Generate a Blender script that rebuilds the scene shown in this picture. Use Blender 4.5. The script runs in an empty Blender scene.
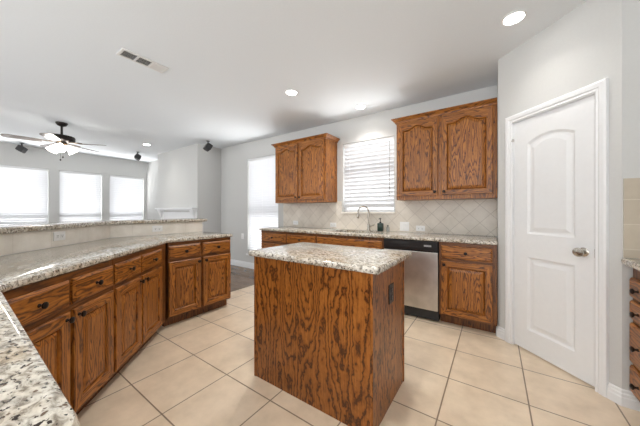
import bpy, bmesh, math, random
from mathutils import Vector, Matrix
random.seed(4)
S = bpy.context.scene
COL = S.collection
PI = math.pi
SQ = math.sqrt(2)

# ------------------------------------------------------------------ camera, sky, lights, exposure
cam_d = bpy.data.cameras.new('camera'); cam = bpy.data.objects.new('camera', cam_d); COL.objects.link(cam)
cam.location = (0, 0, 1.20); cam.rotation_euler = (PI/2, 0, 0.60315)
cam_d.sensor_width = 36; cam_d.lens = 253.2/640*36; cam_d.shift_y = -0.0030; cam_d.clip_start = 0.02
S.camera = cam
S.view_settings.view_transform = 'Standard'; S.view_settings.look = 'None'
S.view_settings.gamma = 1; S.view_settings.use_curve_mapping = False
S.view_settings.exposure = 0.87
W = bpy.data.worlds.new('sky'); S.world = W; W.use_nodes = True
bg = W.node_tree.nodes['Background']; bg.inputs[0].default_value = (0.97, 0.985, 1.0, 1); bg.inputs[1].default_value = 1.0
_nt = W.node_tree; _tc = _nt.nodes.new('ShaderNodeTexCoord'); _sp = _nt.nodes.new('ShaderNodeSeparateXYZ'); _mr = _nt.nodes.new('ShaderNodeMapRange')
_nt.links.new(_tc.outputs['Generated'], _sp.inputs[0]); _nt.links.new(_sp.outputs['Z'], _mr.inputs['Value'])      # overcast sky above; brighter lower half added to light the ceiling
_mr.inputs['From Min'].default_value = -.12; _mr.inputs['From Max'].default_value = .12; _mr.inputs['To Min'].default_value = 2.4; _mr.inputs['To Max'].default_value = 1.6
_nt.links.new(_mr.outputs[0], bg.inputs[1])

def area(name, loc, rot, sx, sy, power, col=(1, 1, 1)):
    d = bpy.data.lights.new(name, 'AREA'); d.shape = 'RECTANGLE'; d.size = sx; d.size_y = sy; d.energy = power; d.color = col
    o = bpy.data.objects.new(name, d); COL.objects.link(o); o.location = loc; o.rotation_euler = rot
    return o
# daylight outside the windows, shining in
area('daylight_sink_window', (-1.58, 4.5, .6), (-2.45, 0, 0), 1.3, .9, 48, (1, .99, .97))
area('daylight_dining_window', (-3.87, 4.5, -.35), (-2.45, 0, 0), 1.3, 1.0, 75, (1, .99, .97))
area('daylight_living_windows', (-9.5, 1.8, .2), (0, -2.35, 0), 1.2, 3.6, 220, (1, .99, .97))

# ------------------------------------------------------------------ node helpers
def new_mat(name):
    m = bpy.data.materials.new(name); m.use_nodes = True
    nt = m.node_tree; b = nt.nodes['Principled BSDF']
    return m, nt, b
def nd(nt, typ, **kw):
    n = nt.nodes.new(typ)
    for k, v in kw.items():
        if k.startswith('i_'):
            key = k[2:]; key = int(key) if key.isdigit() else key.replace('_', ' ')
            n.inputs[key].default_value = v
        else: setattr(n, k, v)
    return n
def lk(nt, a, ao, b, bi): nt.links.new(a.outputs[ao], b.inputs[bi])
def ramp(nt, stops, interp='LINEAR'):
    r = nt.nodes.new('ShaderNodeValToRGB'); cr = r.color_ramp; cr.interpolation = interp
    while len(cr.elements) < len(stops): cr.elements.new(0.5)
    for e, (p, c) in zip(cr.elements, stops):
        e.position = p; e.color = (*c, 1) if len(c) == 3 else c
    return r
def plain(name, col, rough=0.5, metal=0.0, var=0.03, scale=30, spec=0.5, bump=0.0):
    m, nt, b = new_mat(name)
    tc = nd(nt, 'ShaderNodeTexCoord'); n = nd(nt, 'ShaderNodeTexNoise', i_Scale=scale, i_Detail=3.0)
    lk(nt, tc, 'Object', n, 'Vector')
    lo = tuple(max(0, c*(1-var)) for c in col); hi = tuple(min(1, c*(1+var)) for c in col)
    r = ramp(nt, [(0.3, lo), (0.7, hi)]); lk(nt, n, 'Fac', r, 'Fac'); lk(nt, r, 'Color', b, 'Base Color')
    b.inputs['Roughness'].default_value = rough; b.inputs['Metallic'].default_value = metal
    b.inputs['Specular IOR Level'].default_value = spec
    if bump:
        bp = nd(nt, 'ShaderNodeBump', i_Strength=bump, i_Distance=0.002); lk(nt, n, 'Fac', bp, 'Height'); lk(nt, bp, 'Normal', b, 'Normal')
    return m

def oak(name, axis, k=6.5, sc=6.0, dark=(.085, .024, .006), mid=(.27, .092, .019), light=(.40, .150, .034), rough=.33, zig=1.1, dash=.55, st=.11):
    m, nt, b = new_mat(name)
    tc = nd(nt, 'ShaderNodeTexCoord'); oi = nd(nt, 'ShaderNodeObjectInfo')
    mu = nd(nt, 'ShaderNodeMath', operation='MULTIPLY', i_1=23.0); lk(nt, oi, 'Random', mu, 0)
    ad = nd(nt, 'ShaderNodeVectorMath', operation='ADD'); lk(nt, tc, 'Object', ad, 0); lk(nt, mu, 0, ad, 1)
    def mp(s):
        v = [1, 1, 1]; v[axis] = s
        q = nd(nt, 'ShaderNodeMapping'); q.inputs['Scale'].default_value = v; lk(nt, ad, 0, q, 'Vector'); return q
    n1 = nd(nt, 'ShaderNodeTexNoise', i_Scale=sc, i_Detail=1.2, i_Roughness=.4); lk(nt, mp(st), 0, n1, 'Vector')
    n2 = nd(nt, 'ShaderNodeTexNoise', i_Scale=38.0, i_Detail=3.0); lk(nt, mp(.5), 0, n2, 'Vector')
    n3 = nd(nt, 'ShaderNodeTexNoise', i_Scale=130.0, i_Detail=2.0); lk(nt, mp(.035), 0, n3, 'Vector')
    a = nd(nt, 'ShaderNodeMath', operation='MULTIPLY', i_1=float(k)*2); lk(nt, n1, 'Fac', a, 0)
    c = nd(nt, 'ShaderNodeMath', operation='MULTIPLY_ADD', i_1=float(zig)); lk(nt, n2, 'Fac', c, 0); lk(nt, a, 0, c, 2)
    n4 = nd(nt, 'ShaderNodeTexNoise', i_Scale=75.0, i_Detail=1.0); lk(nt, mp(.10), 0, n4, 'Vector')
    e = nd(nt, 'ShaderNodeMath', operation='MULTIPLY_ADD', i_1=float(dash)); lk(nt, n4, 'Fac', e, 0); lk(nt, c, 0, e, 2)
    f = nd(nt, 'ShaderNodeMath', operation='FRACT'); lk(nt, e, 0, f, 0)
    r = ramp(nt, [(0, dark), (.10, dark), (.30, mid), (.65, light), (.90, mid), (1, dark)]); lk(nt, f, 0, r, 'Fac')
    r2 = ramp(nt, [(.3, (.55, .5, .45)), (.62, (1.08, 1.05, 1.0))]); lk(nt, n3, 'Fac', r2, 'Fac')
    mx = nd(nt, 'ShaderNodeMix', data_type='RGBA', blend_type='MULTIPLY'); mx.inputs['Factor'].default_value = .8
    lk(nt, r, 'Color', mx, 6); lk(nt, r2, 'Color', mx, 7); lk(nt, mx, 2, b, 'Base Color')
    b.inputs['Roughness'].default_value = rough
    bp = nd(nt, 'ShaderNodeBump', i_Strength=.12, i_Distance=.002); lk(nt, n3, 'Fac', bp, 'Height'); lk(nt, bp, 'Normal', b, 'Normal')
    return m

def granite(name):
    m, nt, b = new_mat(name)
    tc = nd(nt, 'ShaderNodeTexCoord')
    mp = nd(nt, 'ShaderNodeMapping'); mp.inputs['Rotation'].default_value = (0, 0, .6); mp.inputs['Scale'].default_value = (1, 1.5, 1.2); lk(nt, tc, 'Object', mp, 0)
    n1 = nd(nt, 'ShaderNodeTexNoise', i_Scale=7.0, i_Detail=4.0); lk(nt, mp, 0, n1, 'Vector')
    base = ramp(nt, [(.35, (.72, .66, .56)), (.5, (.80, .77, .70)), (.66, (.62, .53, .41))]); lk(nt, n1, 'Fac', base, 'Fac')
    n2 = nd(nt, 'ShaderNodeTexNoise', i_Scale=42.0, i_Detail=5.0, i_Roughness=.62, i_Distortion=.6); lk(nt, mp, 0, n2, 'Vector')
    g = ramp(nt, [(.36, (1, 1, 1)), (.47, (.80, .785, .765)), (.55, (.52, .50, .47)), (.63, (.24, .21, .18))]); lk(nt, n2, 'Fac', g, 'Fac')
    m1 = nd(nt, 'ShaderNodeMix', data_type='RGBA', blend_type='MULTIPLY'); m1.inputs['Factor'].default_value = .9; lk(nt, base, 'Color', m1, 6); lk(nt, g, 'Color', m1, 7)
    n3 = nd(nt, 'ShaderNodeTexNoise', i_Scale=75.0, i_Detail=3.0, i_Roughness=.55); lk(nt, mp, 0, n3, 'Vector')
    sp = ramp(nt, [(.595, (0, 0, 0)), (.64, (1, 1, 1))]); lk(nt, n3, 'Fac', sp, 'Fac')
    m2 = nd(nt, 'ShaderNodeMix', data_type='RGBA'); lk(nt, sp, 'Color', m2, 0); lk(nt, m1, 2, m2, 6); m2.inputs[7].default_value = (.035, .025, .02, 1)
    n4 = nd(nt, 'ShaderNodeTexNoise', i_Scale=58.0, i_Detail=2.0); lk(nt, tc, 'Object', n4, 'Vector')
    s4 = ramp(nt, [(.63, (0, 0, 0)), (.68, (1, 1, 1))]); lk(nt, n4, 'Fac', s4, 'Fac')
    m3 = nd(nt, 'ShaderNodeMix', data_type='RGBA'); lk(nt, s4, 'Color', m3, 0); lk(nt, m2, 2, m3, 6); m3.inputs[7].default_value = (.15, .10, .07, 1)
    lk(nt, m3, 2, b, 'Base Color'); b.inputs['Roughness'].default_value = .09; b.inputs['Specular IOR Level'].default_value = .5
    return m

def tiles(name, bw, rh, c1, c2, mortar, msize, loc, rot=(0, 0, 0), rough=.3, swiz=None, mot=.14):
    m, nt, b = new_mat(name)
    tc = nd(nt, 'ShaderNodeTexCoord')
    src = tc; so = 'Object'
    if swiz:                                       # map two wall axes on the brick pattern's x and y
        sx = nd(nt, 'ShaderNodeSeparateXYZ'); lk(nt, tc, 'Object', sx, 0)
        cx = nd(nt, 'ShaderNodeCombineXYZ'); lk(nt, sx, swiz[0], cx, 0); lk(nt, sx, swiz[1], cx, 1); src = cx; so = 0
    mp = nd(nt, 'ShaderNodeMapping'); mp.inputs['Location'].default_value = loc; mp.inputs['Rotation'].default_value = rot; lk(nt, src, so, mp, 0)
    br = nd(nt, 'ShaderNodeTexBrick', offset=0.0, squash=1.0, i_Scale=1.0); br.inputs['Brick Width'].default_value = bw; br.inputs['Row Height'].default_value = rh
    br.inputs['Mortar Size'].default_value = msize; br.inputs['Mortar Smooth'].default_value = .2
    br.inputs['Color1'].default_value = (*c1, 1); br.inputs['Color2'].default_value = (*c2, 1); br.inputs['Mortar'].default_value = (*mortar, 1)
    lk(nt, mp, 0, br, 'Vector')
    n = nd(nt, 'ShaderNodeTexNoise', i_Scale=6.0, i_Detail=6.0, i_Roughness=.6); lk(nt, tc, 'Object', n, 'Vector')
    r = ramp(nt, [(.3, (1-mot, 1-mot*1.1, 1-mot*1.3)), (.7, (1.05, 1.05, 1.05))]); lk(nt, n, 'Fac', r, 'Fac')
    mx = nd(nt, 'ShaderNodeMix', data_type='RGBA', blend_type='MULTIPLY'); mx.inputs['Factor'].default_value = 1; lk(nt, br, 'Color', mx, 6); lk(nt, r, 'Color', mx, 7)
    lk(nt, mx, 2, b, 'Base Color'); b.inputs['Roughness'].default_value = rough
    bp = nd(nt, 'ShaderNodeBump', i_Strength=.35, i_Distance=.003, invert=True); lk(nt, br, 'Fac', bp, 'Height'); lk(nt, bp, 'Normal', b, 'Normal')
    return m

def emis(name, col, s):
    m, nt, b = new_mat(name); b.inputs['Base Color'].default_value = (*col, 1)
    b.inputs['Emission Color'].default_value = (*col, 1); b.inputs['Emission Strength'].default_value = s
    return m

M = {}
M['wall'] = plain('wall_paint', (.59, .592, .58), .7, var=.012, scale=60, bump=.06)
M['ceil'] = plain('ceiling_paint', (.77, .805, .835), .8, var=.012, scale=80, bump=.08)
M['white'] = plain('white_trim_paint', (.80, .81, .82), .35, var=.01)
OK = dict(k=7.0, sc=13.0, dark=(.110, .035, .007), mid=(.32, .108, .015), light=(.45, .175, .028), rough=.38, zig=1.2, dash=.4, st=.11)
DK = dict(k=7.0, sc=13.0, dark=(.075, .024, .005), mid=(.165, .055, .010), light=(.22, .080, .015), rough=.4, zig=.9, dash=.45, st=.085)
M['oakv'] = oak('oak_upright_grain', 2, **OK)
M['framev'] = oak('oak_frame_upright', 2, **DK); M['frameh'] = oak('oak_frame_level', 0, **DK)
M['oakh'] = oak('oak_level_grain', 0, **OK)
M['oaki'] = oak('oak_island_panel', 2, k=9, sc=5.5, dark=(.080, .023, .005), mid=(.29, .097, .016), light=(.40, .148, .029), rough=.33, zig=1.9, dash=.3, st=.14)
M['granite'] = granite('speckled_granite')
M['floor'] = tiles('floor_tile', .4486, .44, (.82, .68, .52), (.78, .645, .49), (.27, .20, .14), .0045, (-.176+.4486*20, -.702+.44*20, 0), rough=.28, mot=.16)
M['splash'] = tiles('diagonal_wall_tile', .15, .15, (.78, .725, .645), (.73, .675, .60), (.56, .51, .445), .003, (10, 10, 0), (0, 0, PI/4), .35, ('X', 'Z'))
M['splash45'] = tiles('bar_wall_tile', .30, .30, (.92, .88, .815), (.89, .85, .785), (.76, .72, .65), .002, (10, 10.05, 0), (0, 0, 0), .35, ('X', 'Z'))
M['splashr'] = tiles('square_wall_tile', .152, .152, (.55, .48, .38), (.50, .435, .345), (.62, .56, .47), .003, (10.03, 9.12+.098, 0), (0, 0, 0), .35, ('X', 'Z'))
M['woodfloor'] = tiles('wood_floor', 1.2, .13, (.26, .18, .13), (.19, .13, .09), (.03, .02, .015), .002, (10, 10, 0), rough=.25, mot=.35)
M['bronze'] = plain('dark_bronze', (.028, .022, .02), .35, .7, var=.1)
M['steel'] = plain('brushed_steel', (.60, .585, .56), .34, 1.0, var=.13, scale=7)
M['nickel'] = plain('brushed_nickel', (.52, .49, .44), .24, 1.0, var=.04)
M['sinksteel'] = plain('sink_steel', (.38, .38, .38), .35, 1.0, var=.06)
M['black'] = plain('black_plastic', (.012, .012, .013), .28, var=.05)
M['dkgrey'] = plain('dark_grey_metal', (.022, .022, .023), .6, var=.05)
M['grey'] = plain('grey_mark', (.35, .35, .35), .5)
M['plate'] = plain('white_plastic', (.90, .90, .89), .3, var=.01)
M['slot'] = plain('outlet_slot', (.10, .10, .10), .5)
M['void'] = plain('gap_shade', (.012, .011, .01), .9)
M['blade'] = plain('fan_blade', (.20, .17, .15), .18, var=.1, scale=9)
M['brass'] = plain('fan_metal', (.16, .11, .07), .3, .8)
M['vent'] = plain('vent_enamel', (.74, .74, .73), .45, var=.01)
M['ventdark'] = plain('vent_shadow', (.10, .10, .10), .7)
M['label'] = plain('bottle_green', (.012, .035, .024), .3)
M['lamp'] = emis('lamp_glow', (1, .97, .92), 14)
M['shade'] = emis('frosted_shade_glow', (1, .96, .90), 9)
def slat_mat():
    m, nt, b = new_mat('blind_slat_white'); out = nt.nodes['Material Output']
    b.inputs['Base Color'].default_value = (.80, .81, .83, 1); b.inputs['Roughness'].default_value = .45
    t = nd(nt, 'ShaderNodeBsdfTranslucent'); t.inputs[0].default_value = (.92, .94, .96, 1)
    n = nd(nt, 'ShaderNodeTexNoise', i_Scale=20.0); r = ramp(nt, [(0, (.07, .07, .07)), (1, (.10, .10, .10))]); lk(nt, n, 'Fac', r, 'Fac')
    mx = nd(nt, 'ShaderNodeMixShader'); lk(nt, r, 'Color', mx, 0); lk(nt, b, 0, mx, 1); lk(nt, t, 0, mx, 2); lk(nt, mx, 0, out, 0)
    return m
M['slat'] = slat_mat()
def glass_mat(name, col=(1, 1, 1), f=.08):
    m, nt, b = new_mat(name); out = nt.nodes['Material Output']
    t = nd(nt, 'ShaderNodeBsdfTransparent'); t.inputs[0].default_value = (*col, 1)
    g = nd(nt, 'ShaderNodeBsdfGlossy'); g.inputs['Roughness'].default_value = .02
    mx = nd(nt, 'ShaderNodeMixShader'); mx.inputs[0].default_value = f; lk(nt, t, 0, mx, 1); lk(nt, g, 0, mx, 2); lk(nt, mx, 0, out, 0)
    return m
M['glass'] = glass_mat('window_glass'); M['clear'] = glass_mat('clear_plastic', (.75, .78, .78), .2)

# ------------------------------------------------------------------ mesh helpers
def obj(name, bm, mats, parent=None, smooth=False, recalc=True):
    if recalc: bmesh.ops.recalc_face_normals(bm, faces=bm.faces[:])
    me = bpy.data.meshes.new(name); bm.to_mesh(me); bm.free()
    for mt in (mats if isinstance(mats, (list, tuple)) else [mats]): me.materials.append(M[mt])
    if smooth:
        for p in me.polygons: p.use_smooth = True
        me.set_sharp_from_angle(angle=math.radians(38))
    o = bpy.data.objects.new(name, me); COL.objects.link(o)
    if parent: o.parent = parent
    return o
def thing(name, label, cat, loc=(0, 0, 0), rz=0, group=None):
    o = bpy.data.objects.new(name, None); COL.objects.link(o); o.location = loc; o.rotation_euler = (0, 0, rz); o.empty_display_size = .1
    return tag(o, label, cat, group)
def tag(o, label, cat, group=None):
    o['label'] = label; o['category'] = cat
    if group: o['group'] = group
    return o
def struct(o): o['kind'] = 'structure'; return o
def box(bm, x0, x1, y0, y1, z0, z1, mi=0, bev=0):
    r = bmesh.ops.create_cube(bm, size=1.0)
    vs = r['verts']
    for v in vs: v.co = Vector(((x0+x1)/2+v.co.x*(x1-x0), (y0+y1)/2+v.co.y*(y1-y0), (z0+z1)/2+v.co.z*(z1-z0)))
    fs = set(f for v in vs for f in v.link_faces)
    for f in fs: f.material_index = mi
    if bev:
        es = list(set(e for v in vs for e in v.link_edges))
        rr = bmesh.ops.bevel(bm, geom=es, offset=bev, segments=2, affect='EDGES', profile=.5)
        for f in rr['faces']: f.material_index = mi
def bx(*a, **k): bm = bmesh.new(); box(bm, *a, **k); return bm
def lathe(bm, prof, n=20, mat=None, mi=0, cap=True):
    """prof: (r, h) around local z, placed by mat"""
    mat = mat or Matrix.Identity(4); rings = []
    for r, h in prof:
        rings.append([bm.verts.new(mat @ Vector((r*math.cos(2*PI*i/n), r*math.sin(2*PI*i/n), h))) for i in range(n)])
    for a, b in zip(rings, rings[1:]):
        for i in range(n):
            f = bm.faces.new((a[i], a[(i+1) % n], b[(i+1) % n], b[i])); f.material_index = mi
    if cap:
        for q in (rings[0][::-1], rings[-1]):
            f = bm.faces.new(q); f.material_index = mi
def tube(bm, pts, r, n=10, mi=0, cap=True):
    pts = [Vector(p) for p in pts]; rings = []
    rs = r if isinstance(r, (list, tuple)) else [r]*len(pts)
    prev = None
    for i, p in enumerate(pts):
        d = (pts[min(i+1, len(pts)-1)]-pts[max(i-1, 0)]).normalized()
        if prev is None: u = d.orthogonal().normalized()
        else: u = (prev-d*prev.dot(d)).normalized()
        prev = u; w = d.cross(u)
        rings.append([bm.verts.new(p+rs[i]*(math.cos(2*PI*k/n)*u+math.sin(2*PI*k/n)*w)) for k in range(n)])
    for a, b in zip(rings, rings[1:]):
        for i in range(n):
            f = bm.faces.new((a[i], a[(i+1) % n], b[(i+1) % n], b[i])); f.material_index = mi
    if cap: bm.faces.new(rings[0][::-1]).material_index = mi; bm.faces.new(rings[-1]).material_index = mi
def loft(bm, loops, mi=None, cap0=False, cap1=True, capmi=0):
    vl = [[bm.verts.new(p) for p in lp] for lp in loops]; n = len(vl[0])
    for li, (a, b) in enumerate(zip(vl, vl[1:])):
        for i in range(n):
            f = bm.faces.new((a[i], a[(i+1) % n], b[(i+1) % n], b[i]))
            f.material_index = mi(li, i) if callable(mi) else (mi or 0)
    if cap0: bm.faces.new(vl[0][::-1]).material_index = capmi
    if cap1: bm.faces.new(vl[-1]).material_index = capmi
NA = 17
def outline(x0, x1, z0, z1, y, inset=0, arch=None, flat=False):
    """loop bottom-left, bottom-right, then the top from right to left; arch(t) gives the rise of the top over z1"""
    a, b, c, d = x0+inset, x1-inset, z0+inset, z1-inset
    pts = [Vector((a, y, c)), Vector((b, y, c))]
    for i in range(NA):
        t = 1-i/(NA-1)
        pts.append(Vector((a+(b-a)*t, y, d+(arch(t) if arch and not flat else 0))))
    return pts
def poly_offset(poly, d):
    n = len(poly); out = []
    for i in range(n):
        p0, p1, p2 = Vector(poly[i-1]), Vector(poly[i]), Vector(poly[(i+1) % n])
        a = (p1-p0).normalized(); b = (p2-p1).normalized()
        na, nb = Vector((-a.y, a.x)), Vector((-b.y, b.x))
        m = (na+nb); m = m/max(.2, m.dot(na))
        out.append(p1+m*d)
    return out
def round_poly(poly, rads, n=6):
    out = []
    for i, p in enumerate(poly):
        r = rads[i] if i < len(rads) else 0
        if not r: out.append(tuple(p)); continue
        p = Vector(p); a = (Vector(poly[i-1])-p).normalized(); b = (Vector(poly[(i+1) % len(poly)])-p).normalized()
        for k in range(n+1):
            t = k/n; q = (1-t)**2*(p+a*r)+2*t*(1-t)*p+t*t*(p+b*r); out.append(tuple(q))
    return out
def slab(poly, z0, z1, b=.01, hole=None):
    """counter slab with a rounded edge; poly counter-clockwise"""
    bm = bmesh.new()
    prof = [(b, z0), (b*.3, z0+b*.3), (0, z0+b), (0, z1-b), (b*.3, z1-b*.3), (b, z1)]
    loops = [[bm.verts.new((q.x, q.y, z)) for q in poly_offset(poly, o)] for o, z in prof]
    n = len(poly)
    for a, c in zip(loops, loops[1:]):
        for i in range(n): bm.faces.new((a[i], a[(i+1) % n], c[(i+1) % n], c[i]))
    if not hole:
        bm.faces.new(loops[-1]); bm.faces.new(loops[0][::-1])
    else:
        hl = [[bm.verts.new((x, y, z)) for x, y in hole] for z in (z0, z1)]
        m = len(hole)
        for i in range(m): bm.faces.new((hl[0][i], hl[0][(i+1) % m], hl[1][(i+1) % m], hl[1][i]))
        for lp, h in ((loops[0], hl[0]), (loops[-1], hl[1])):
            es = []
            for L in (lp, h):
                for i in range(len(L)):
                    e = bm.edges.get((L[i], L[(i+1) % len(L)])) or bm.edges.new((L[i], L[(i+1) % len(L)])); es.append(e)
            bmesh.ops.triangle_fill(bm, edges=es, use_beauty=True)
    return bm
def prism(poly, z0, z1):
    bm = bmesh.new(); loft(bm, [[Vector((x, y, z0)) for x, y in poly], [Vector((x, y, z1)) for x, y in poly]], 0, True, True); return bm
def wall_holes(bm, axis, pos0, pos1, u0, u1, z0, z1, holes):
    """wall slab between pos0 and pos1 on axis 'x' or 'y', with rectangular holes (ua, ub, za, zb)"""
    us = sorted({u0, u1, *[h[0] for h in holes], *[h[1] for h in holes]})
    for a, b in zip(us, us[1:]):
        zz = [(z0, z1)]
        for h in holes:
            if h[0] <= a+1e-6 and h[1] >= b-1e-6: zz = [(z0, h[2]), (h[3], z1)]
        for c, d in zz:
            if d-c < 1e-5: continue
            if axis == 'x': box(bm, pos0, pos1, a, b, c, d)
            else: box(bm, a, b, pos0, pos1, c, d)

# ------------------------------------------------------------------ room shell
H = 2.65
PX, PY = .028, 2.972                                 # left corner of the angled pantry wall
YB = 3.55                                            # back wall face
bm = bmesh.new(); box(bm, -3.22, 1.6, -2.6, 3.7, -.05, 0); struct(obj('floor', bm, 'floor'))
bm = bmesh.new(); box(bm, -8.75, -3.22, -2.6, 3.7, -.05, 0); struct(obj('floor_living', bm, 'woodfloor'))
bm = bmesh.new(); box(bm, -8.75, 1.6, -2.6, 3.75, H, H+.08); struct(obj('ceiling', bm, 'ceil'))
SW = (-2.0, -1.17, 1.19, 2.27); DW = (-4.31, -3.42, .30, 2.30)
bm = bmesh.new(); wall_holes(bm, 'y', YB, YB+.14, -5.36, 1.6, 0, H, [DW, SW]); struct(obj('wall_back', bm, 'wall'))
LW = [(.43, 1.269), (1.45, 2.245), (2.404, 3.215)]; LZ = (.86, 2.18)
bm = bmesh.new(); wall_holes(bm, 'x', -8.69, -8.55, -2.6, 3.5, 0, H, [(a, b, *LZ) for a, b in LW]); struct(obj('wall_left', bm, 'wall'))
bm = bmesh.new(); wall_holes(bm, 'y', -2.74, -2.60, -8.69, -4.2, 0, H, [(-7.6, -4.9, 0, 2.15)]); struct(obj('wall_rear_added', bm, 'wall'))  # unseen wall added to limit light in the living room, opening sized for brightness
bm = bmesh.new(); box(bm, -8.55, -7.08, 3.30, 3.44, 0, H); struct(obj('wall_niche', bm, 'wall'))
bm = bmesh.new(); box(bm, -7.08, -5.24, 2.98, 3.69, 0, H); struct(obj('wall_fireplace', bm, 'wall'))
bm = bmesh.new(); box(bm, PX, PX+.10, PY, YB, 0, H); struct(obj('wall_pantry_side', bm, 'wall'))
bm = bmesh.new(); box(bm, .65, 1.45, 2.35, 2.45, 0, H); struct(obj('wall_return', bm, 'wall'))
bm = bmesh.new(); box(bm, 1.31, 1.45, -2.6, 2.35, 0, H); struct(obj('wall_right', bm, 'wall'))
# angled pantry wall: local x runs along the wall from its left corner, local -y faces the kitchen
PL = (.65-PX)*SQ; DO0, DO1, DOZ = .154, .751, 1.992
bm = bmesh.new(); wall_holes(bm, 'y', 0, .11, 0, PL, 0, H, [(DO0, DO1, 0, DOZ)])
wp = struct(obj('wall_pantry', bm, 'wall')); wp.location = (PX, PY, 0); wp.rotation_euler = (0, 0, -PI/4)

# door casing
bm = bmesh.new()
def casing_profile(bm):
    prof = [(0, 0), (0, -.010), (.006, -.014), (.020, -.012), (.028, -.018), (.052, -.020), (.064, -.016), (.066, 0)]   # (out, y)
    path = lambda o, y: [Vector((DO0-o, y, 0)), Vector((DO0-o, y, DOZ+o)), Vector((DO1+o, y, DOZ+o)), Vector((DO1+o, y, 0))]
    rows = [[bm.verts.new(p) for p in path(o, y)] for o, y in prof]
    for a, b in zip(rows, rows[1:]):
        for i in range(3): bm.faces.new((a[i], a[i+1], b[i+1], b[i]))
casing_profile(bm)
box(bm, DO0-.001, DO0+.004, 0, .10, 0, DOZ); box(bm, DO1-.004, DO1+.001, 0, .10, 0, DOZ); box(bm, DO0, DO1, 0, .10, DOZ-.004, DOZ+.001)
o = struct(obj('trim_1', bm, 'white')); o.location = (PX, PY, 0); o.rotation_euler = (0, 0, -PI/4)

# the pantry door
door = bpy.data.objects.new('door_1', None); COL.objects.link(door); struct(door)
door.location = (PX, PY, 0); door.rotation_euler = (0, 0, -PI/4)
bm = bmesh.new(); dx0, dx1, dz0, dz1, zm = DO0+.006, DO1-.006, .014, DOZ-.007, .91
yf = .008
arch = lambda t: .052*(1-(2*t-1)**2)
for (z0, z1, pz0, pz1, ar) in ((dz0, zm, .19, .81, None), (zm, dz1, 1.006, 1.778, arch)):
    px0, px1 = dx0+.118, dx1-.118
    lp = [outline(dx0, dx1, z0, z1, yf), outline(px0, px1, pz0, pz1, yf, 0, ar), outline(px0, px1, pz0, pz1, yf+.010, .016, ar),
          outline(px0, px1, pz0, pz1, yf+.010, .030, ar), outline(px0, px1, pz0, pz1, yf+.003, .058, ar)]
    loft(bm, lp, 0)
box(bm, dx0, dx1, yf+.012, yf+.036, dz0, dz1)
for e in ((dx0, dz0, dx0, dz1), (dx1, dz0, dx1, dz1), (dx0, dz0, dx1, dz0), (dx0, dz1, dx1, dz1)):
    a, b, c, d = e; vs = [bm.verts.new(p) for p in ((a, yf, b), (c, yf, d), (c, yf+.014, d), (a, yf+.014, b))]; bm.faces.new(vs)
obj('door_panel', bm, 'white', door)
bm = bmesh.new(); KM = Matrix.Translation((dx1-.065, yf, .915)) @ Matrix.Rotation(PI/2, 4, 'X')
lathe(bm, [(.030, 0), (.031, .004), (.024, .009), (.012, .012), (.011, .030), (.022, .036), (.030, .046), (.031, .056), (.024, .066), (.008, .070)], 24, KM)
for v in bm.verts:
    if v.co.y < yf-.02: v.co.x = dx1-.065+(v.co.x-(dx1-.065))*1.05
obj('door_knob', bm, 'nickel', door, True)
for z in (1.775, 1.012, .30):
    bm = bmesh.new(); lathe(bm, [(.006, -.045), (.006, .045)], 10, Matrix.Translation((dx0-.003, yf-.004, z))); box(bm, dx0-.006, dx0+.012, yf-.001, yf+.002, z-.043, z+.043)
    obj('hinge', bm, 'white', door)
bm = bmesh.new(); tube(bm, [(dx0, yf-.004, 1.825), (dx0+.004, yf-.03, 1.825), (dx0+.03, yf-.045, 1.825)], .004); lathe(bm, [(.008, 0), (.008, .02)], 10, Matrix.Translation((dx0+.03, yf-.045, 1.815)))
obj('door_stop', bm, 'nickel', door)
obj('strike_plate', bx(dx1+.001, dx1+.005, yf-.012, yf+.02, .885, .945), 'nickel', door)
o = struct(obj('door_gap_shade', bx(DO0, DO1, .06, .10, 0, .012), 'void')); o.location = (PX, PY, 0); o.rotation_euler = (0, 0, -PI/4)  # dark strip standing in for the shade in the gap under the door

# baseboards: profile swept along a path (room side is on the right of the travel direction)
def baseboard(name, pts, h=.10):
    prof = [(0, 0), (.016, 0), (.016, h*.52), (.013, h*.58), (.013, h*.74), (.008, h*.80), (.008, h*.93), (.003, h), (0, h)]
    bm = bmesh.new(); rows = []
    P = [Vector(p) for p in pts]
    for o, z in prof:
        row = []
        for i, p in enumerate(P):
            if 0 < i < len(P)-1:
                a = (p-P[i-1]).normalized(); b = (P[i+1]-p).normalized(); na = Vector((a.y, -a.x)); nb = Vector((b.y, -b.x)); m = na+nb; m /= m.dot(na)
            else:
                a = ((P[1]-P[0]) if i == 0 else (P[-1]-P[-2])).normalized(); m = Vector((a.y, -a.x))
            q = p+m*o; row.append(bm.verts.new((q.x, q.y, z)))
        rows.append(row)
    for a, b in zip(rows, rows[1:]):
        for i in range(len(P)-1): bm.faces.new((a[i], a[i+1], b[i+1], b[i]))
    return struct(obj(name, bm, 'white'))
d = 1/SQ
pw = lambda s: (PX+s*d, PY-s*d)
baseboard('baseboard_pantry', [(PX, 3.02), (PX, PY), pw(DO0-.066)])
baseboard('baseboard_return', [pw(DO1+.066), (.65, 2.35), (.76, 2.35)])
baseboard('baseboard_back', [(-5.24, 2.98), (-5.24, YB), (-3.25, YB)], .12)
baseboard('baseboard_fireplace', [(-8.55, 3.30), (-7.08, 3.30)], .12)
baseboard('baseboard_left', [(-8.55, -2.6), (-8.55, 3.30)], .12)

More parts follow.
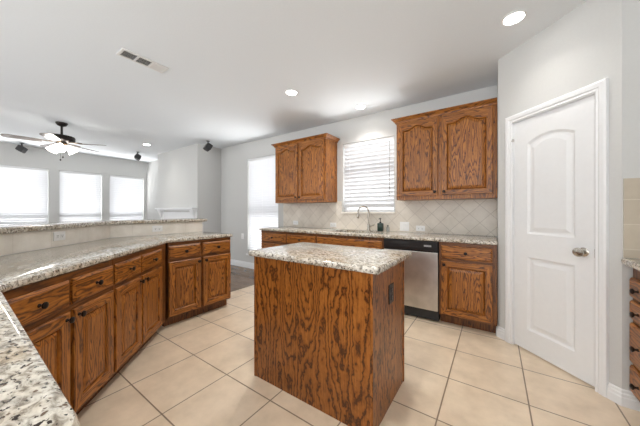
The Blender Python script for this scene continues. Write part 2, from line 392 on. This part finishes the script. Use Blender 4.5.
# ------------------------------------------------------------------ windows and blinds
def window(name, w, h, loc, rz, rail):
    """local x across, local -y to the room, origin bottom-left of the opening on the wall face"""
    o = bpy.data.objects.new(name, None); COL.objects.link(o); struct(o); o.location = loc; o.rotation_euler = (0, 0, rz)
    bm = bmesh.new(); t = .035
    for a in ((0, t, .085, .135, 0, h), (w-t, w, .085, .135, 0, h), (t, w-t, .085, .135, 0, t), (t, w-t, .085, .135, h-t, h), (t, w-t, .08, .13, rail-.03, rail+.03)): box(bm, *a)
    obj('window_frame', bm, 'white', o)
    obj('glass_pane', bx(t, w-t, .108, .112, t, h-t), 'glass', o)
    return o
def blind(label, w, h, loc, rz, pitch=.05, tilt=50, group=None, wand=None):
    t = thing('window_blind', label, 'blind', loc, rz, group)
    obj('headrail', bx(.006, w-.006, .012, .065, h-.055, h-.002, bev=.004), 'white', t)
    bm = bmesh.new(); n = round((h-.10)/pitch); pitch = (h-.105)/n; sw = pitch*1.12
    for i in range(n):
        zc = h-.075-i*pitch; a = math.radians(tilt); prev = None
        pr = []
        for k in range(4):
            u = (k/3-.5)*sw; cv = .003*(1-(2*k/3-1)**2)
            pr.append((.040+u*math.cos(a)-cv*math.sin(a), zc-u*math.sin(a)))
        va = [bm.verts.new((.008, y, z)) for y, z in pr]; vb = [bm.verts.new((w-.008, y, z)) for y, z in pr]
        for k in range(3): bm.faces.new((va[k], va[k+1], vb[k+1], vb[k]))
    s = obj('slats', bm, 'slat', t); md = s.modifiers.new('thickness', 'SOLIDIFY'); md.thickness = .0022
    obj('bottom_rail', bx(.008, w-.008, .022, .056, .012, .034, bev=.003), 'white', t)
    bm = bmesh.new()
    for f in (.14, .5, .86): box(bm, w*f-.0012, w*f+.0012, .010, .012, .03, h-.05)
    obj('ladder_cord', bm, 'white', t)
    if wand: 
        bm = bmesh.new(); tube(bm, [(wand, .004, h-.06), (wand, .0, h-.86)], .004, 8); obj('tilt_wand', bm, 'grey', t)
    return t
window('window_1', SW[1]-SW[0], SW[3]-SW[2], (SW[0], YB, SW[2]), 0, .54)
blind('white slatted blind in the window above the kitchen sink', SW[1]-SW[0], SW[3]-SW[2], (SW[0], YB, SW[2]), 0, .062, 59, 'white slatted window blinds', .76)
window('window_2', DW[1]-DW[0], DW[3]-DW[2], (DW[0], YB, DW[2]), 0, .80)
blind('tall white blind in the window left of the back cabinets', DW[1]-DW[0], DW[3]-DW[2], (DW[0], YB, DW[2]), 0, .05, 60, 'white slatted window blinds')
lab = ['white blind of the living room window below the fan, at the left edge', 'white blind of the middle living room window, right of the ceiling fan', 'white blind of the living room window nearest the fireplace wall']
for i, (a, b) in enumerate(LW):
    window('window_%d' % (i+3), b-a, LZ[1]-LZ[0], (-8.55, a, LZ[0]), PI/2, .16 if i < 3 else .6)
    blind(lab[i], b-a, LZ[1]-LZ[0], (-8.55, a, LZ[0]), PI/2, .05, 66, 'white slatted window blinds')
# sill under the sink window
struct(obj('trim_3', bx(SW[0]-.02, SW[1]+.02, YB-.03, YB+.08, SW[2]-.028, SW[2], bev=.004), 'splash45'))
struct(obj('trim_4', bx(DW[0]-.02, DW[1]+.02, YB-.03, YB+.08, DW[2]-.03, DW[2], bev=.004), 'white'))

# wall tile behind the back counter, left, under and right of the sink window
bm = bmesh.new(); wall_holes(bm, 'y', YB-.008, YB, -3.28, PX, .914, 1.36, [(SW[0]-.02, SW[1]+.02, SW[2]-.028, 1.36)])
struct(obj('trim_5', bm, 'splash'))
struct(obj('trim_6', bx(.655, 1.31, 2.342, 2.35, .914, 1.40), 'splashr'))

# ------------------------------------------------------------------ cabinet builders
def knob(parent, x, z, y=-.02, r=1.0):
    bm = bmesh.new(); K = Matrix.Translation((x, y, z)) @ Matrix.Rotation(PI/2, 4, 'X')
    lathe(bm, [(.009*r, 0), (.008*r, .004), (.005*r, .007), (.005*r, .013), (.012*r, .017), (.016*r, .022), (.016*r, .027), (.010*r, .031), (.003*r, .032)], 16, K)
    return obj('knob', bm, 'bronze', parent, True)
def cathedral(rise):
    def f(t):
        c = abs(2*t-1)
        if c > .72: return 0
        u = c/.72
        return rise*(.5+.5*math.cos(PI*u))
    return f
def cab_door(parent, x0, x1, z0, z1, knob_at=None, rise=0, fw=.058):
    t = .02; bm = bmesh.new(); fz = (z1-z0)
    ar = cathedral(rise) if rise else None
    zi = z1-(rise if rise else 0)
    o0 = outline(x0, x1, z0, z1, 0); o1 = outline(x0, x1, z0, z1, -t+.004); o2 = outline(x0, x1, z0, z1, -t, .005)
    o3 = outline(x0, x1, z0, zi, -t, fw, ar); o4 = outline(x0, x1, z0, zi, -t+.005, fw+.004, ar); o5 = outline(x0, x1, z0, zi, -t+.017, fw+.008, ar)
    loft(bm, [o0, o1, o2, o3, o4, o5], lambda li, i: 1 if i in (1, NA+1) else 0 if True else 0, False, False)
    # rails (bottom edge 0 and the top points) carry level grain, stiles upright grain
    bm.faces.ensure_lookup_table()
    for k, f in enumerate(bm.faces): f.material_index = 0 if (k % (NA+2)) in (1, NA+1) else 1
    dobj = obj('door', bm, ['oakv', 'oakh'], parent)
    bm = bmesh.new()
    loft(bm, [outline(x0, x1, z0, zi, -.001, fw+.007, ar), outline(x0, x1, z0, zi, -.004, fw+.009, ar), outline(x0, x1, z0, zi, -.010, fw+.015, ar), outline(x0, x1, z0, zi, -.018, fw+.042, ar)], 0, True, True)
    obj('raised_panel', bm, 'oakv', dobj)
    if knob_at: knob(dobj, *knob_at)
    return dobj
def cab_drawer(parent, x0, x1, z0, z1, knobs=None, name='drawer', bev=.014):
    t = .02; bm = bmesh.new()
    q = lambda y, i: [Vector(p) for p in ((x0+i, y, z0+i), (x1-i, y, z0+i), (x1-i, y, z1-i), (x0+i, y, z1-i))]
    loft(bm, [q(0, 0), q(-t+.009, 0), q(-t+.006, .004), q(-t+.0015, bev-.002), q(-t, bev)], 0, True, True)
    dobj = obj(name, bm, 'oakh', parent)
    for kx in (knobs if knobs is not None else [(x0+x1)/2]): knob(dobj, kx, (z0+z1)/2)
    return dobj
def carcass(parent, w, depth, z1=.875, toe=.075, mat='framev', zt=.10, rails=True):
    bm = bmesh.new(); box(bm, 0, w, 0, depth, zt, z1); box(bm, 0, w, toe, depth, 0, zt); o = obj('carcass', bm, mat, parent)
    if rails:
        bm = bmesh.new()
        box(bm, 0, .03, -.003, .001, zt, z1, 0); box(bm, w-.03, w, -.003, .001, zt, z1, 0)
        for a, b in ((zt, zt+.03), (.665, .715), (.825, z1)): box(bm, .03, w-.03, -.003, .001, a, b, 1)
        obj('face_frame', bm, ['framev', 'frameh'], parent)
    return o
ZD0, ZD1, ZR0, ZR1 = .115, .675, .705, .84            # door and drawer heights of the base cabinets
def base_cab(label, loc, rz, w, depth, cols, group, zs=None):
    """cols: (x0, x1, knob side) one drawer over one door each"""
    t = thing('base_cabinet', label, 'cabinet', loc, rz, group)
    carcass(t, w, depth)
    for x0, x1, side in cols:
        cab_drawer(t, x0, x1, ZR0, ZR1)
        kx = x1-.028 if side == 'r' else x0+.028
        cab_door(t, x0, x1, ZD0, ZD1, (kx, ZD1-.035))
    return t

# peninsula
fx = -2.745                                           # face of the run that points at the back wall
G1 = 'base cabinets of the peninsula'
cy = 1.245
base_cab('oak two-door base cabinet at the far end of the peninsula, facing the island', (fx, cy, 0), PI/2, 2.0-cy-.012, .60, [(.006, .345, 'r'), (.375, .738, 'l')], G1)
# angled run: local x = distance along (-1,1)/sqrt2 measured from its right-hand start
def on45(s, c=-1.50): return (c/2-s*d, c/2+s*d, 0)
base_cab('oak two-door base cabinet in the angled run, next to the bend with the far cabinet', on45(1.918), 3*PI/4, 2.765-1.918-.006, .60, [(.012, .350, 'r'), (.368, .730, 'l')], G1)
base_cab('oak two-door base cabinet nearest the camera with the widest drawer front', on45(1.160), 3*PI/4, 1.914-1.160, .60, [(.010, .379, 'r'), (.405, .743, 'l')], G1)
# short run under the near counter (doors face away from the camera)
base_cab('oak base cabinet under the near granite counter, bottom left corner', (-.50, .073, 0), PI, 1.03, .58, [(.02, .50, 'r'), (.53, 1.01, 'l')], G1)

pen = [(-.447, .105), (-1.585, .105), (-2.715, 1.235), (-2.715, 2.012), (-3.392, 2.012), (-3.392, .962), (-1.885, -.545), (-.447, -.545)]
pen = round_poly(pen, [.06, .06, .02, .02, 0, 0, 0, .045])
o = obj('countertop', slab(pen, .876, .914, .017), 'granite', None, True)
tag(o, 'speckled granite peninsula countertop that bends around the left side and foreground', 'countertop')
# pony wall of the raised bar
c0 = [(-3.40, 2.02), (-3.40, .958), (-1.889, -.553), (-.455, -.553)]
c1 = [(-3.52, 2.02), (-3.52, .908), (-1.939, -.673), (-.455, -.673)]
struct(obj('wall_bar', prism(c0+c1[::-1], 0, 1.052), 'white'))
# tile on its kitchen side
def strip(name, p, q, z0, z1, m):
    p, q = Vector(p), Vector(q); L = (q-p).length; a = math.atan2(q.y-p.y, q.x-p.x)
    o = struct(obj(name, bx(0, L, 0, .0075, z0, z1), m)); o.location = (p.x, p.y, 0); o.rotation_euler = (0, 0, a); return o
strip('trim_7', (-3.40, .96), (-3.40, 2.0), .914, 1.052, 'splash45').location.x += .0075
o = strip('trim_8', (-1.889, -.553), (-3.40, .958), .914, 1.052, 'splash45'); o.location.x += .0055; o.location.y += .0055
b0 = [(-.45, -.52), (-1.875, -.52), (-3.362, .972), (-3.362, 2.065), (-3.76, 2.065), (-3.76, .81), (-2.04, -.92), (-.45, -.92)]
o = obj('bar_top', slab(round_poly(b0, [0, .03, .03, .03, .05, .05, .05, .03]), 1.054, 1.093, .011), 'granite', None, True)
tag(o, 'narrow raised granite bar top above the tiled ledge of the peninsula', 'countertop')

# back run
FY = 2.95
G2 = 'base cabinets along the back wall'
base_cab('oak base cabinet at the left end of the back run, near the tall window', (-3.225, FY, 0), 0, .56, .595, [(.012, .548, 'r')], G2)
base_cab('oak base cabinet of the back run seen just over the left of the island', (-2.665, FY, 0), 0, .575, .595, [(.015, .56, 'l')], G2)
t = thing('sink_cabinet', 'oak sink cabinet with a wide false drawer front below the faucet', 'cabinet', (-2.09, FY, 0))
bm = bmesh.new(); box(bm, 0, .99, 0, .02, .10, .875); box(bm, 0, .018, .02, .595, .10, .875); box(bm, .972, .99, .02, .595, .10, .875); box(bm, .018, .972, .02, .595, .10, .12); box(bm, 0, .99, .075, .595, 0, .10)
obj('carcass', bm, 'framev', t)
cab_drawer(t, .012, .972, ZR0, ZR1, [], 'false_front')
cab_door(t, .012, .485, ZD0, ZD1, (.457, ZD1-.035)); cab_door(t, .503, .972, ZD0, ZD1, (.531, ZD1-.035))
base_cab('oak base cabinet between the dishwasher and the pantry wall', (-.485, FY, 0), 0, .508, .595, [(.022, .470, 'l')], G2)
t = thing('dishwasher', 'stainless steel dishwasher with black control strip, right of the sink', 'dishwasher', (-1.095, FY, 0))
obj('body', bx(.004, .602, .01, .58, .02, .868), 'dkgrey', t)
obj('door_panel', bx(.006, .600, -.022, .01, .125, .752, bev=.006), 'steel', t)
bm = bmesh.new(); box(bm, .006, .600, -.026, .01, .772, .866, bev=.005); box(bm, .006, .600, -.012, .01, .752, .775)
cp = obj('control_panel', bm, 'black', t)
for i in range(9): obj('button', bx(.20+i*.022, .214+i*.022, -.0275, -.0255, .800, .812), 'dkgrey', cp)
obj('display', bx(.46, .535, -.0275, -.0255, .812, .83), 'grey', cp)
bm = bmesh.new(); box(bm, .10, .30, -.0272, -.0255, .832, .852); obj('handle_recess', bm, 'dkgrey', cp)
obj('toe_panel', bx(.006, .600, .03, .06, .01, .124), 'black', t)

cb = [(-3.255, YB-.009), (-3.255, 2.918), (PX-.003, 2.918), (PX-.003, YB-.009)]
hole = [(-1.93, 3.03), (-1.23, 3.03), (-1.23, 3.40), (-1.93, 3.40)]
o = obj('countertop', slab(round_poly(cb, [0, .02, 0, 0]), .876, .914, .011, hole), 'granite', None, True)
tag(o, 'long granite countertop along the back wall holding the sink', 'countertop')
# sink
bm = bmesh.new()
q = lambda i, z: [Vector(p) for p in ((-1.945+i, 3.015+i, z), (-1.215-i, 3.015+i, z), (-1.215-i, 3.415-i, z), (-1.945+i, 3.415-i, z))]
loft(bm, [q(0, .875), q(.013, .875), q(.02, .70), q(.05, .685)], 0, False, True)
tag(obj('kitchen_sink', bm, 'sinksteel', None, recalc=True), 'stainless undermount sink set in the back countertop', 'sink')
# faucet
t = thing('kitchen_faucet', 'brushed nickel gooseneck faucet behind the sink', 'faucet', (-1.52, 3.465, .914))
bm = bmesh.new(); lathe(bm, [(.030, 0), (.031, .004), (.027, .012), (.020, .03), (.019, .09), (.014, .10)], 18); obj('faucet_base', bm, 'nickel', t, True)
bm = bmesh.new(); pts = [(0, 0, .09), (0, 0, .24)]
for i in range(13):
    a = PI*i/12*1.02; pts.append((-.085*(1-math.cos(a))*.62, -.085*(1-math.cos(a))*.78, .27+.085*math.sin(a)))
e = pts[-1]; pts.append((e[0]-.002, e[1], e[2]-.03))
tube(bm, pts, .0115, 12); lathe(bm, [(.013, 0), (.016, .01), (.016, .055), (.012, .065)], 14, Matrix.Translation((e[0]-.002, e[1], e[2]-.085)))
obj('spout', bm, 'nickel', t, True)
bm = bmesh.new(); tube(bm, [(.015, 0, .065), (.05, -.004, .07), (.10, -.01, .088)], [.011, .008, .006], 10); obj('handle', bm, 'nickel', t, True)
# soap bottle, small clear bottle
t = thing('soap_dispenser', 'dark green soap bottle with pump beside the faucet', 'soap dispenser', (-1.33, 3.44, .914))
bm = bmesh.new(); box(bm, -.04, .04, -.028, .028, 0, .118, bev=.012); obj('bottle', bm, 'label', t, True)
bm = bmesh.new(); lathe(bm, [(.016, .115), (.016, .135), (.005, .138), (.005, .172)], 12); box(bm, -.008, .008, -.045, .012, .170, .184, bev=.003); obj('pump', bm, 'black', t)
t = thing('small_bottle', 'small clear bottle standing right of the soap dispenser', 'bottle', (-1.225, 3.45, .914))
bm = bmesh.new(); lathe(bm, [(.022, 0), (.023, .004), (.023, .055), (.012, .068), (.010, .075)], 14); obj('bottle', bm, 'clear', t, True)
bm = bmesh.new(); lathe(bm, [(.012, .074), (.012, .088)], 12); obj('cap', bm, 'dkgrey', t)

# upper cabinets
def crown(parent, x0, x1, y0, z0, left=True, right=True, dep=.33):
    prof = [(0, -.012), (.008, -.012), (.014, -.004), (.016, .010), (.040, .032), (.046, .034), (.054, .040), (.054, .050), (0, .050)]
    bm = bmesh.new(); rows = []
    for o, z in prof:
        a, b = x0-(o if left else 0), x1+(o if right else 0)
        rows.append([bm.verts.new(p) for p in ((a, dep, z0+z), (a, y0-o, z0+z), (b, y0-o, z0+z), (b, dep, z0+z))])
    for a, b in zip(rows, rows[1:]):
        for i in range(3): bm.faces.new((a[i], a[i+1], b[i+1], b[i]))
    bm.faces.new(rows[-2]); 
    obj('crown_molding', bm, 'oakh', parent)
def upper_cab(label, x0, w, doors, right=True):
    t = thing('wall_cabinet', label, 'cabinet', (x0, YB-.335, 1.34), 0, 'oak wall cabinets over the back counter')
    bm = bmesh.new(); box(bm, 0, w, 0, .333, 0, .99); obj('carcass', bm, 'oakv', t)
    for a, b, s in doors:
        cab_door(t, a, b, .045, .965, ((b-.03) if s == 'r' else (a+.03), .085), .05, .056)
    crown(t, 0, w, 0, .975, True, right)
    return t
upper_cab('oak two-door wall cabinet between the two back windows', -3.165, 1.06, [(.025, .515, 'r'), (.540, 1.035, 'l')])
upper_cab('oak two-door wall cabinet right of the sink window, against the pantry', -1.028, 1.052, [(.025, .487, 'r'), (.524, 1.016, 'l')], False)

# island
t = thing('kitchen_island', 'oak kitchen island with granite top in the middle of the tile floor', 'kitchen island', (-.985, 1.53, 0))
bm = bmesh.new(); box(bm, -.455, .455, -.276, .28, 0, .876); obj('body_panel', bm, 'oaki', t)
for sx in (-1, 1):
    for sy in (-1, 1):
        bm = bmesh.new(); x = .452*sx; y = (.276 if sy > 0 else -.272)
        box(bm, x-.009, x+.009, y-.009, y+.009, 0, .876, bev=.003); obj('corner_molding', bm, 'oaki', t)
o = obj('countertop', slab(round_poly([(-.488, -.318), (.507, -.318), (.507, .318), (-.488, .318)], [.02]*4), .876, .914, .012), 'granite', t, True)
# right-hand drawer stack
t = thing('drawer_cabinet', 'four-drawer oak cabinet at the right edge, beside the pantry wall', 'cabinet', (.690, 2.334, 0), -PI/2)
carcass(t, .27, .60, rails=False)
for z0, z1 in ((.685, .80), (.555, .665), (.295, .53), (.12, .275)): cab_drawer(t, .012, .258, z0, z1, None, 'drawer', .01)
t2 = base_cab('oak base cabinet on the right wall, beyond the drawer stack', (.690, 2.062, 0), -PI/2, .50, .60, [(.015, .485, 'l')], 'right-hand cabinets')
o = obj('countertop', slab(round_poly([(.637, 2.341), (.637, 1.54), (1.308, 1.54), (1.308, 2.341)], [.03, .02, 0, 0]), .876, .914, .012), 'granite', None, True)
tag(o, 'granite countertop over the drawer stack at the right edge', 'countertop')

# ------------------------------------------------------------------ outlets and switches
def outlet(label, loc, rz, w=.115, h=.072, n=2, horiz=True, mat='plate', slot='slot', name='power_outlet', cat='outlet'):
    t = thing(name, label, cat, loc, rz, 'wall outlets and switches' if mat == 'plate' else None)
    obj('cover_plate', bx(-w/2, w/2, -.006, 0, -h/2, h/2, bev=.002), mat, t)
    for i in range(n):
        o = (i-(n-1)/2)*(.045 if name == 'power_outlet' else .046)
        x, z = (o, 0) if horiz else (0, o)
        if name == 'power_outlet':
            r = obj('receptacle', bx(x-.016, x+.016, -.009, -.004, z-.016, z+.016, bev=.003), mat, t)
            bm = bmesh.new()
            for k in (-1, 1): box(bm, x+k*.006-.0012, x+k*.006+.0012, -.0096, -.0085, z-.002, z+.008)
            box(bm, x-.003, x+.003, -.0096, -.0085, z-.011, z-.006)
            obj('slots', bm, slot, r)
        else:
            obj('rocker', bx(x-.016, x+.016, -.011, -.004, z-.033, z+.033, bev=.003), mat, t)
    return t
yo = YB-.008
outlet('white outlet on the diagonal tile below the left wall cabinet', (-2.975, yo, .99), 0)
outlet('white outlet on the tile just left of the faucet', (-2.175, yo, .975), 0)
outlet('white double switch plate on the tile right of the soap bottle', (-1.022, yo, .988), 0, .125, .125, 2, True, name='light_switch', cat='switch')
outlet('white outlet on the tile above the dishwasher', (-.812, yo, .970), 0)
outlet('white outlet low on the wall beside the tall window', (-4.47, YB, .66), 0, .072, .115, 2, False)
outlet('white outlet on the angled bar ledge, nearest the left edge', (-2.9230, 0.4930, 0.997), 3*PI/4)
outlet('white outlet on the bar ledge near its far end', (-3.3915, 1.42, .985), PI/2)
outlet('black outlet on the right side of the island', (-.530, 1.545, .69), PI/2, .085, .118, 2, False, 'black', 'grey')

# ------------------------------------------------------------------ ceiling
GL = 'recessed ceiling lights'
def downlight(label, x, y, e):
    t = thing('recessed_light', label, 'ceiling light', (x, y, H), 0, GL)
    bm = bmesh.new(); lathe(bm, [(.078, 0), (.078, -.006), (.066, -.009), (.060, -.002), (.060, 0)], 28, cap=False); obj('trim_ring', bm, 'white', t, True)
    bm = bmesh.new(); lathe(bm, [(.061, -.001), (.061, -.004), (.03, -.0055)], 28); obj('lamp_lens', bm, 'lamp', t)
    dl = bpy.data.lights.new('downlight_beam', 'SPOT'); dl.energy = e; dl.color = (1, .96, .90); dl.spot_size = math.radians(125); dl.spot_blend = .9; dl.shadow_soft_size = .05
    lo = bpy.data.objects.new('downlight_beam', dl); COL.objects.link(lo); lo.parent = t; lo.location = (0, 0, -.02)
downlight('lit round ceiling light above the pantry door', .12, 2.39, 9)
downlight('lit round ceiling light above the island and sink aisle', -2.04, 2.35, 45)
downlight('added ceiling light above the aisle in front of the island, out of frame', -.60, .80, 38)  # unseen lamp, added to brighten the floor and island
downlight('round ceiling light close to the wall above the sink window', -1.53, 3.22, 24)
downlight('small round ceiling light far off in the living room', -6.23, 2.40, 14)
t = thing('ceiling_vent', 'white three-bank air vent in the ceiling above the peninsula', 'vent', (-2.79, 1.05, H))
bm = bmesh.new()
for a in ((-.075, -.055, -.195, .195), (.055, .075, -.195, .195), (-.055, .055, -.195, -.175), (-.055, .055, .175, .195), (-.055, .055, -.068, -.052), (-.055, .055, .052, .068)): box(bm, a[0], a[1], a[2], a[3], -.010, 0)
obj('vent_frame', bm, 'vent', t)
obj('backing', bx(-.056, .056, -.176, .176, -.002, -.0005), 'ventdark', t)
for k, (y0, y1) in enumerate(((-.175, -.068), (-.052, .052), (.068, .175))):
    bm = bmesh.new()
    for i in range(7):
        x = -.048+i*.016; s = -1 if k < 2 else 1
        vs = [bm.verts.new(p) for p in ((x-.004*s, y0, -.009), (x-.004*s, y1, -.009), (x+.004*s, y1, -.003), (x+.004*s, y0, -.003))]; bm.faces.new(vs)
    o = obj('louver_bank', bm, 'vent', t); md = o.modifiers.new('t', 'SOLIDIFY'); md.thickness = .001
t = thing('ceiling_hook', 'tiny dark hook in the ceiling at the top edge', 'hook', (-.62, .995, H))
bm = bmesh.new(); lathe(bm, [(.010, 0), (.010, -.004), (.004, -.006), (.004, -.012)], 12); obj('hook_base', bm, 'grey', t)

# ceiling fan
t = thing('ceiling_fan', 'bronze five-blade ceiling fan with lit glass shades in the living room', 'ceiling fan', (-5.86, 1.02, H))
bm = bmesh.new(); lathe(bm, [(.075, 0), (.075, -.012), (.055, -.045), (.022, -.060), (.015, -.064)], 24); obj('canopy', bm, 'bronze', t, True)
bm = bmesh.new(); lathe(bm, [(.015, -.06), (.015, -.22)], 12); obj('downrod', bm, 'bronze', t, True)
bm = bmesh.new(); lathe(bm, [(.03, -.208), (.12, -.212), (.158, -.222), (.165, -.235), (.165, -.288), (.155, -.300), (.10, -.318), (.06, -.325)], 28); obj('motor_housing', bm, 'bronze', t, True)
for k in range(5):
    a = math.radians(46+72*k); R = Matrix.Rotation(a, 4, 'Z')
    bm = bmesh.new()
    pl = [(.22, -.05), (.30, -.062), (.565, -.072), (.612, -.055), (.63, 0), (.612, .055), (.565, .072), (.30, .062), (.22, .05)]
    loft(bm, [[R @ Vector((x, y, -.332+y*.16+z)) for x, y in pl] for z in (0, -.006)], 0, True, True)
    bo = obj('blade', bm, 'blade', t)
    bm = bmesh.new(); loft(bm, [[R @ Vector((x, y*s, -.322+z)) for x, y in ((.10, -.02), (.26, -.04), (.29, 0), (.26, .04), (.10, .02))] for z, s in ((0, 1), (-.008, 1))], 0, True, True); obj('blade_bracket', bm, 'brass', bo)
bm = bmesh.new(); lathe(bm, [(.055, -.32), (.07, -.335), (.07, -.36), (.04, -.385), (.02, -.395)], 20); obj('light_fitter', bm, 'brass', t, True)
for k in range(3):
    a = math.radians(-20+120*k); R = Matrix.Rotation(a, 4, 'Z') @ Matrix.Translation((.075, 0, -.365)) @ Matrix.Rotation(math.radians(140), 4, 'Y')
    bm = bmesh.new(); lathe(bm, [(.022, 0), (.03, .02), (.045, .05), (.055, .085), (.072, .12)], 18, R, cap=False); obj('glass_shade', bm, 'shade', t, True)
for k, (x, y, L) in enumerate(((-.03, .02, .16), (.03, -.02, .22))):
    bm = bmesh.new(); tube(bm, [(x, y, -.38), (x, y, -.38-L)], .0018, 6); lathe(bm, [(.004, 0), (.010, .006), (.010, .022), (.004, .03)], 10, Matrix.Translation((x, y, -.41-L))); obj('pull_chain', bm, 'bronze', t)
# ceiling speakers
def speaker(label, x, y, rz, tilt):
    t = thing('ceiling_speaker', label, 'speaker', (x, y, H), rz, 'small black speakers hung from the ceiling')
    bm = bmesh.new(); lathe(bm, [(.035, 0), (.035, -.008), (.012, -.012), (.012, -.05), (.02, -.055), (.02, -.075)], 14); obj('bracket', bm, 'dkgrey', t, True)
    bm = bmesh.new(); X = Matrix.Translation((0, 0, -.13)) @ Matrix.Rotation(tilt, 4, 'X')
    box(bm, -.115, .115, -.055, .055, -.06, .06, bev=.018)
    bmesh.ops.transform(bm, matrix=X, verts=bm.verts[:]); b = obj('speaker_box', bm, 'dkgrey', t, True)
    bm = bmesh.new(); box(bm, -.105, .105, -.060, -.054, -.052, .052, bev=.002); bmesh.ops.transform(bm, matrix=X, verts=bm.verts[:]); obj('grille', bm, 'black', b)
speaker('small black speaker hung in front of the fireplace corner near the back wall', -4.88, 3.0, -.30, -.5)
speaker('small black speaker hung at the ceiling left of the fireplace wall', -7.2, 2.58, -.35, -.5)
speaker('small grey-lit speaker hung at the ceiling left of the fan', -8.3, .84, -.3, -.5)

# fireplace mantel
t = thing('fireplace_mantel', 'white fireplace mantel shelf with corbels on the far wall', 'mantel', (-6.09, 2.98, 0))
bm = bmesh.new(); box(bm, -.86, .86, -.13, 0, 1.245, 1.275, bev=.006); box(bm, -.84, .84, -.09, 0, 1.215, 1.245); obj('shelf', bm, 'white', t)
for s in (-1, 1):
    bm = bmesh.new(); q = lambda w, dp, z: [Vector(p) for p in ((s*.75-w, -dp, z), (s*.75+w, -dp, z), (s*.75+w, 0, z), (s*.75-w, 0, z))]
    loft(bm, [q(.03, .03, .96), q(.035, .035, 1.03), q(.04, .045, 1.09), q(.06, .07, 1.16), q(.075, .09, 1.215)], 0, True, True); obj('corbel', bm, 'white', t)
bm = bmesh.new(); box(bm, -.82, -.66, -.025, 0, 0, 1.18); box(bm, .66, .82, -.025, 0, 0, 1.18); box(bm, -.66, .66, -.012, 0, .92, 1.18); obj('surround', bm, 'white', t)
